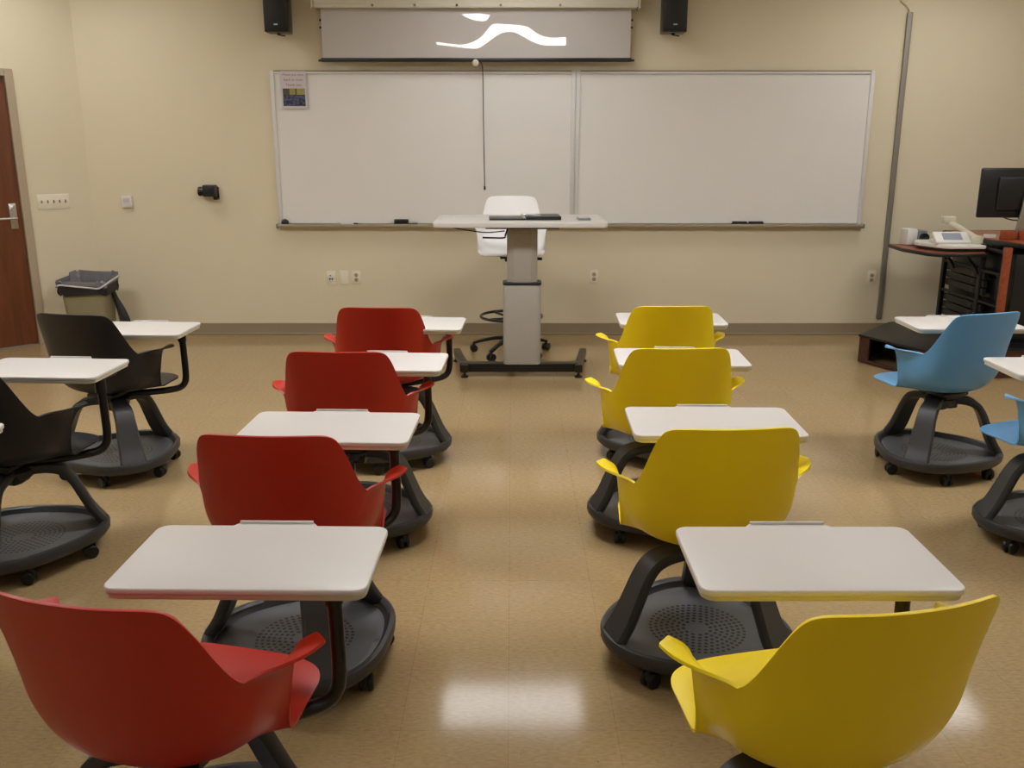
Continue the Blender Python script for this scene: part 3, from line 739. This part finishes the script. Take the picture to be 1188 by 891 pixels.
# x, y, colour, first leg angle, shell angle, arm angle, tablet centre, tablet angle
CH = [
 (-.705, 1.67, 'red', 295, -14, -14, (-.565, 1.85), -1, 'red chair nearest the camera, cut off by the bottom left of the frame'),
 (-.655, 2.60, 'red', 295, -3, 2, (-.583, 2.80), -2, 'red chair second from the camera in the red row'),
 (-.655, 3.62, 'red', 353, -2, -3, (-.55, 3.71), -2, 'red chair third from the camera in the red row'),
 (-.635, 4.58, 'red', 353, -2, -6, (-.515, 4.55), -2, 'red chair at the far end of the red row nearest the back wall'),
 (.625, 1.65, 'yellow', 195, 13, 6, (.655, 1.845), 0, 'yellow chair nearest the camera, cut off by the bottom of the frame'),
 (.597, 2.66, 'yellow', 198, 3, 0, (.655, 2.86), -1, 'yellow chair second from the camera in the yellow row'),
 (.64, 3.68, 'yellow', 192, 2, 0, (.715, 3.79), -2, 'yellow chair third from the camera in the yellow row'),
 (.77, 4.62, 'yellow', 170, 2, 0, (.82, 4.67), -2, 'yellow chair at the far end of the yellow row nearest the back wall'),
 (-1.985, 4.40, 'darkshell', 305, -12, -17, (-1.85, 4.42), -2, 'black chair farthest from the camera, near the waste bin and door'),
 (-1.945, 3.37, 'darkshell', 30, -12, -8, (-1.88, 3.60), -3, 'black chair cut by the left edge, in front of the farthest black chair'),
 (-2.02, 2.48, 'darkshell', 320, -10, 0, (-1.915, 2.69), -3, 'black chair almost wholly outside the left edge, only its tablet corner showing'),
 (2.145, 4.42, 'blue', 350, 18, 0, (2.265, 4.56), 0, 'blue chair fully in view near the black equipment cart'),
 (2.25, 3.52, 'blue', 175, 20, 0, (2.26, 3.62), 0, 'blue chair cut off by the right edge of the frame'),
]
for i, c in enumerate(CH):
    chair(i == 0, *c)

# ------------------------------------------------------------------ teaching stool
st = thing('drafting_stool', 'tall white shell stool with foot ring and castors behind the lectern', 'stool', (-0.005, 7.05, 0), 0)
sh = bpy.data.objects.new('seat_shell', SHELLS['whiteshell']); COL.objects.link(sh); sh.parent = st; sh.location = (0, 0, .36); sh.rotation_euler = (0, 0, R(180))
bm = new_bm(); add_box(bm, (0, 0, .765), (.17, .2, .02), .006); add_box(bm, (0, 0, .745), (.1, .13, .03), .008); obj('seat_mechanism', bm, M['black'], st)
bm = new_bm(); add_cyl(bm, (0.05, -.02, .755), (.20, -.04, .752), .006, n=10); add_cyl(bm, (.19, -.04, .752), (.235, -.045, .75), .011, n=12); obj('height_lever', bm, M['black'], st)
bm = new_bm(); add_cyl(bm, (0, 0, .10), (0, 0, .42), .03); add_cyl(bm, (0, 0, .42), (0, 0, .74), .016); obj('gas_lift', bm, M['black_metal'], st)
bm = new_bm(); tube(bm, [(.238*math.cos(2*PI*i/48), .238*math.sin(2*PI*i/48), .30) for i in range(48)], .011, 10, closed=True)
for k in range(4): add_cyl(bm, (.02*math.cos(k*PI/2+.6), .02*math.sin(k*PI/2+.6), .285), (.235*math.cos(k*PI/2+.6), .235*math.sin(k*PI/2+.6), .295), .009, n=10)
add_cyl(bm, (0, 0, .26), (0, 0, .31), .042)
obj('foot_ring', bm, M['black_metal'], st)
for k in range(5):
    a = R(-90+36+72*k+6)
    bm = new_bm(); V = smooth_path([(0, 0, .115), (.1, 0, .125), (.22, 0, .10), (.31, 0, .072)], 4)
    sweep(bm, V, rrect(.04, .03, .008, 2), scales=[(1.1-.4*i/len(V), 1.1-.4*i/len(V)) for i in range(len(V))])
    lg = obj('leg', bm, M['black_metal'], st); lg.rotation_euler = (0, 0, a)
    bm = new_bm()
    for s in (-1, 1): add_cyl(bm, (0, s*.006, .03), (0, s*.026, .03), .03, .028, n=22)
    add_cyl(bm, (0, 0, .03), (0, 0, .075), .009, n=10)
    cs = obj('caster', bm, M['rubber'], lg); cs.location = (.305, 0, 0); cs.rotation_euler = (0, 0, random.uniform(-1, 1))

# ------------------------------------------------------------------ lectern table
lt = thing('lectern_table', 'standing lectern table with white top, silver telescoping column and black floor frame', 'lectern', (0.07, 6.35, 0))
bm = new_bm(); add_prism(bm, rrect(1.16, .72, .03, 5), 1.062, 1.098, .006); tpp = obj('tabletop', bm, M['tablet'], lt); tpp.location = (-.015, .12, 0)
bm = new_bm(); add_prism(bm, rrect(.262, .15, .035, 5), .095, .655, .003); obj('lower_column', bm, M['column'], lt)
bm = new_bm(); add_prism(bm, rrect(.268, .156, .036, 5), .655, .675, .004); obj('column_collar', bm, M['black'], lt)
bm = new_bm(); oc = [(-.105, -.03), (-.06, -.062), (.06, -.062), (.105, -.03), (.105, .03), (.06, .062), (-.06, .062), (-.105, .03)]
add_prism(bm, oc, .66, 1.045, .0); obj('upper_column', bm, M['column_side'], lt, smooth=False)
bm = new_bm(); add_box(bm, (0, 0.05, 1.052), (.5, .3, .02), .004); obj('top_plate', bm, M['black_metal'], lt)
bm = new_bm(); add_box(bm, (-.02, -.02, .068), (.84, .09, .06), .006); obj('cross_beam', bm, M['black_metal'], lt)
for sx, xx, x2 in ((-1, -.405, -.49), (1, .40, .47)):
    bm = new_bm(); V = [Vector((xx, -.09, .068)), Vector((xx, .0, .068)), Vector(((xx+x2)/2, .22, .068)), Vector((x2, .46, .068))]
    sweep(bm, V, rrect(.05, .055, .006, 2)); fr = obj('side_rail', bm, M['black_metal'], lt)
    for yy, x3 in ((-.06, xx), (.43, x2)):
        bm = new_bm(); lathe(bm, [(.026, 0), (.028, .008), (.02, .014), (.009, .018), (.009, .045)], 18, c=(x3, yy, 0)); obj('levelling_foot', bm, M['rubber'], fr)
bm = new_bm(); tube(bm, smooth_path([(-.10, -.06, 1.04), (-.115, -.09, 1.0), (-.12, -.09, .985), (-.16, -.09, .982), (-.27, -.09, .985)], 4), .006, 8)
tube(bm, smooth_path([(-.12, -.1, 1.03), (-.25, -.12, 1.022), (-.4, -.1, 1.04), (-.5, -.08, 1.055)], 4), .004, 8)
obj('crank_and_cable', bm, M['black_metal'], lt)
# things on the lectern
bk = thing('binder', 'black open binder lying on the white lectern top', 'binder', (0.085, 6.42, 1.098), R(2))
bm = new_bm(); add_box(bm, (-.12, 0, .006), (.245, .27, .010), .002); add_box(bm, (.125, 0.0, .013), (.24, .27, .024), .003); obj('cover', bm, M['black'], bk)
bm = new_bm()
for k in range(3): tube(bm, [(.02*math.cos(a)+0.0, -.06+.06*k, .016+.018*math.sin(a)) for a in [PI*i/8 for i in range(9)]], .003, 8, up=(0, 1, 0))
add_box(bm, (0, 0, .014), (.03, .25, .006), .001); obj('ring_spine', bm, M['steel'], bk)
bm = new_bm(); add_box(bm, (.06, -.04, .030), (.05, .12, .008), .003, rot=(0, 0, .5)); obj('page_corner', bm, M['paper'], bk)
rm = thing('remote_control', 'small grey control pad at the right end of the lectern top', 'remote control', (0.49, 6.35, 1.098), R(3))
box_obj('body', (0, 0, .007), (.085, .13, .014), M['grey_plastic'], rm, .004)
box_obj('keypad', (0, 0, .0148), (.06, .09, .002), M['cream_plastic'], rm)

# ------------------------------------------------------------------ equipment cart
ct = thing('equipment_cart', 'black equipment cart with cherry trim and side shelf at the right of the room', 'cart', (3.85, 6.9, 0))
def cp(x, y, z=0): return (x-3.85, y-6.9, z)
# cabinet body x 3.46..4.5  y 6.42..7.4
CX0, CX1, CY0, CY1 = 3.46, 4.45, 6.42, 7.38
bm = new_bm()
add_box(bm, cp((CX0+CX1)/2+.03, (CY0+CY1)/2, .53), (CX1-CX0-.08, CY1-CY0-.04, .64), .004)
obj('cabinet', bm, M['black'], ct)
bm = new_bm()
# open rack side facing left: posts, shelves, units
for yy in (CY0+.03, CY1-.03, (CY0+CY1)/2-.14): add_box(bm, cp(CX0+.01, yy, .55), (.03, .045, .68), .003)
for zz in (.22, .47, .70, .86): add_box(bm, cp(CX0+.012, (CY0+CY1)/2, zz), (.026, CY1-CY0, .022), .003)
obj('rack_frame', bm, M['rubber'], ct)
for k, zz in enumerate((.30, .36, .42, .54, .60, .66)):
    bm = new_bm(); add_box(bm, cp(CX0+.022, 6.98+.02, zz), (.03, .60, .05), .003); add_box(bm, cp(CX0+.005, 6.85, zz), (.008, .05, .03), .002)
    obj('rack_unit', bm, M['black'], ct)
bm = new_bm(); add_box(bm, cp(CX0+.0, CY0-.01, .56), (.05, .03, .68), .004); obj('corner_trim', bm, M['cherry'], ct)
bm = new_bm(); add_box(bm, cp(3.99, CY0+.005, .55), (.92, .02, .60), .003); add_box(bm, cp(3.75, CY0-.008, .40), (.02, .012, .02), .003)
obj('front_door', bm, M['black'], ct)
bm = new_bm(); add_prism(bm, [cp(3.47, 6.72)[:2], cp(3.55, 6.38)[:2], cp(4.6, 6.34)[:2], cp(4.6, 7.45)[:2], cp(3.47, 7.45)[:2]], .895, .925, .004); obj('worktop_edge', bm, M['black'], ct)
bm = new_bm(); add_prism(bm, [cp(3.48, 6.73)[:2], cp(3.56, 6.395)[:2], cp(4.59, 6.355)[:2], cp(4.59, 7.44)[:2], cp(3.48, 7.44)[:2]], .924, .930, 0); obj('worktop', bm, M['cherry'], ct)
bm = new_bm(); add_box(bm, cp(3.575, 6.66, .965), (.10, .03, .07), .003); add_box(bm, cp(4.1, 6.64, .965), (.90, .03, .07), .003); add_box(bm, cp(3.64, 6.67, .955), (.06, .012, .05), .001)
obj('raised_gallery', bm, M['cherry'], ct)
# pull-out shelf
bm = new_bm(); so_ = [cp(2.98, 7.30)[:2], cp(2.96, 6.98)[:2], cp(3.03, 6.70)[:2], cp(3.10, 6.64)[:2], cp(3.44, 6.64)[:2], cp(3.46, 6.70)[:2], cp(3.46, 7.32)[:2]]
add_prism(bm, so_, .806, .832, .006); sf = obj('side_shelf', bm, M['black'], ct)
bm = new_bm(); si = [((x-(-.64))*.965-.64, (y-.1)*.965+.1) for x, y in so_]; add_prism(bm, si, .831, .835, 0); obj('shelf_laminate', bm, M['cherry'], sf)
for yy in (6.78, 7.16):
    bm = new_bm(); sweep(bm, [Vector(cp(3.46, yy, .66)), Vector(cp(3.44, yy, .70)), Vector(cp(3.36, yy, .80))], rrect(.02, .02, .003, 1)); add_box(bm, cp(3.30, yy, .80), (.3, .025, .012), .002)
    obj('shelf_bracket', bm, M['black_metal'], sf)
# plinth with open cubby
Z1 = .215
P_ = [(2.61, 6.76), (2.87, 6.20), (4.5, 6.32), (4.5, 7.45), (3.03, 7.25)]
bm = new_bm(); add_prism(bm, [cp(*p)[:2] for p in P_], Z1-.018, Z1, .004); pt = obj('plinth_top', bm, M['black'], ct)
bm = new_bm()
def wallseg(a, b, z0, z1, th=.02, ins=.012):
    a = Vector(a); b = Vector(b); d = (b-a).normalized(); nrm = Vector((-d.y, d.x))
    a2 = a+nrm*ins; b2 = b+nrm*ins
    c = (a2+b2)/2+nrm*th/2
    add_box(bm, cp(c.x, c.y, (z0+z1)/2), ((b-a).length, th, z1-z0), .002, 1, (0, 0, math.atan2(d.y, d.x)))
wallseg((2.90, 6.205), (4.5, 6.32), 0.004, Z1-.018)
wallseg((4.5, 6.32), (4.5, 7.45), 0.004, Z1-.018)
wallseg((4.5, 7.45), (3.03, 7.25), 0.004, Z1-.018)
wallseg((3.03, 7.25), (2.63, 6.78), 0.004, Z1-.018)
obj('plinth_panel', bm, M['cherry_dark'], ct)
bm = new_bm()
wallseg((2.61, 6.76), (2.87, 6.20), 0.004, .03)
wallseg((2.61, 6.76), (2.65, 6.675), 0.004, Z1-.018)
wallseg((2.70, 6.80), (3.0, 6.26), 0.004, Z1-.018, .02, .20)
obj('cubby_panel', bm, M['cherry_dark'], ct)
bm = new_bm(); wallseg((2.835, 6.275), (2.87, 6.20), 0.004, Z1-.018, .16); obj('cubby_divider', bm, M['cherry'], ct)
# monitor seen from the back
mn = thing('monitor', 'black flat monitor seen from behind, standing on the equipment cart', 'monitor', (3.70, 6.80, .93), R(-4))
bm = new_bm(); add_box(bm, (0, -.02, .325), (.60, .03, .355), .012, 3); add_box(bm, (0.02, -.045, .32), (.40, .03, .24), .014, 3); obj('display_housing', bm, M['black'], mn)
bm = new_bm(); add_box(bm, (0, -.0035, .325), (.56, .006, .315), .001); obj('screen_panel', bm, M['dark_glass'], mn)
bm = new_bm(); V = [Vector((.02, -.085, .02)), Vector((.03, -.085, .2)), Vector((.045, -.072, .40))]; sweep(bm, V, rrect(.085, .02, .006, 2), up=(0, 1, 0), scales=[(1.5, 1), (1.15, 1), (.9, 1)]); obj('stand_neck', bm, M['steel'], mn)
bm = new_bm(); add_prism(bm, rrect(.26, .2, .03, 4), 0, .014, .004); bs = obj('stand_foot', bm, M['steel'], mn); bs.location = (.04, -.03, 0)
bm = new_bm(); t2 = [(.04+.02*math.cos(2*PI*i/24), -.062, .445+.02*math.sin(2*PI*i/24)) for i in range(24)]; tube(bm, t2, .0025, 8, up=(0, 1, 0), closed=True)
add_box(bm, (.04, -.0615, .445), (.026, .003, .006)); obj('emblem', bm, M['logo'], mn)
bm = new_bm(); tube(bm, smooth_path([(-.12, -.03, .155), (-.06, -.05, .135), (0, -.06, .13), (.03, -.06, .12)], 4), .005, 8); obj('cable', bm, M['rubber'], mn)
# document camera
dc = thing('document_camera', 'white folded document camera on the cart side shelf', 'document camera', (3.22, 6.92, .835), 0)
bm = new_bm(); add_prism(bm, [(-.16, .10), (-.16, .02), (-.06, -.19), (-.02, -.215), (.235, -.215), (.235, .22), (-.1, .22)], .022, .05, .008); obj('stage', bm, M['white_plastic'], dc)
bm = new_bm(); add_prism(bm, [(-.14, .09), (-.14, .02), (-.05, -.17), (.22, -.195), (.22, .2), (-.09, .2)], 0, .022, .002); obj('stage_base', bm, M['black'], dc)
bm = new_bm(); add_box(bm, (.03, -.09, .085), (.26, .12, .045), .012, 3, rot=(R(38), 0, 0)); add_box(bm, (.03, -.05, .06), (.25, .10, .03), .005); cpn = obj('control_panel', bm, M['white_plastic'], dc)
bm = new_bm(); add_box(bm, (.03, -.105, .1035), (.14, .07, .004), .001, 1, rot=(R(38), 0, 0)); obj('display', bm, M['lcd'], cpn)
bm = new_bm()
add_box(bm, (.21, -.05, .078), (.10, .16, .06), .01)
obj('keypad_block', bm, M['cream_plastic'], dc)
bm = new_bm(); sweep(bm, smooth_path([(.225, -.09, .085), (.14, -.02, .15), (.05, .06, .205)], 3), rrect(.045, .035, .01, 2)); add_box(bm, (.06, .05, .215), (.10, .06, .05), .012); obj('folding_arm', bm, M['cream_plastic'], dc)
# small box with a lens beside it
pb = thing('lens_box', 'small grey box with a round dark lens behind the white document camera', 'camera head', (3.12, 7.215, .835), R(8))
bm = new_bm(); add_box(bm, (-.02, 0, .065), (.085, .11, .125), .008); obj('housing', bm, M['alu'], pb)
bm = new_bm(); add_box(bm, (.06, -.01, .06), (.075, .11, .11), .01); obj('front_block', bm, M['grey_plastic'], pb)
bm = new_bm(); add_cyl(bm, (.065, -.065, .06), (.065, -.09, .06), .036); obj('lens', bm, M['dark_glass'], pb)
ck = box_obj('whiteboard_cloth', (0, 0, .012), (.075, .05, .024), M['white_plastic'], None, .004); ck.location = (3.53, 6.82, .93); tag(ck, 'small white block on the cherry cart top beside the monitor', 'block')
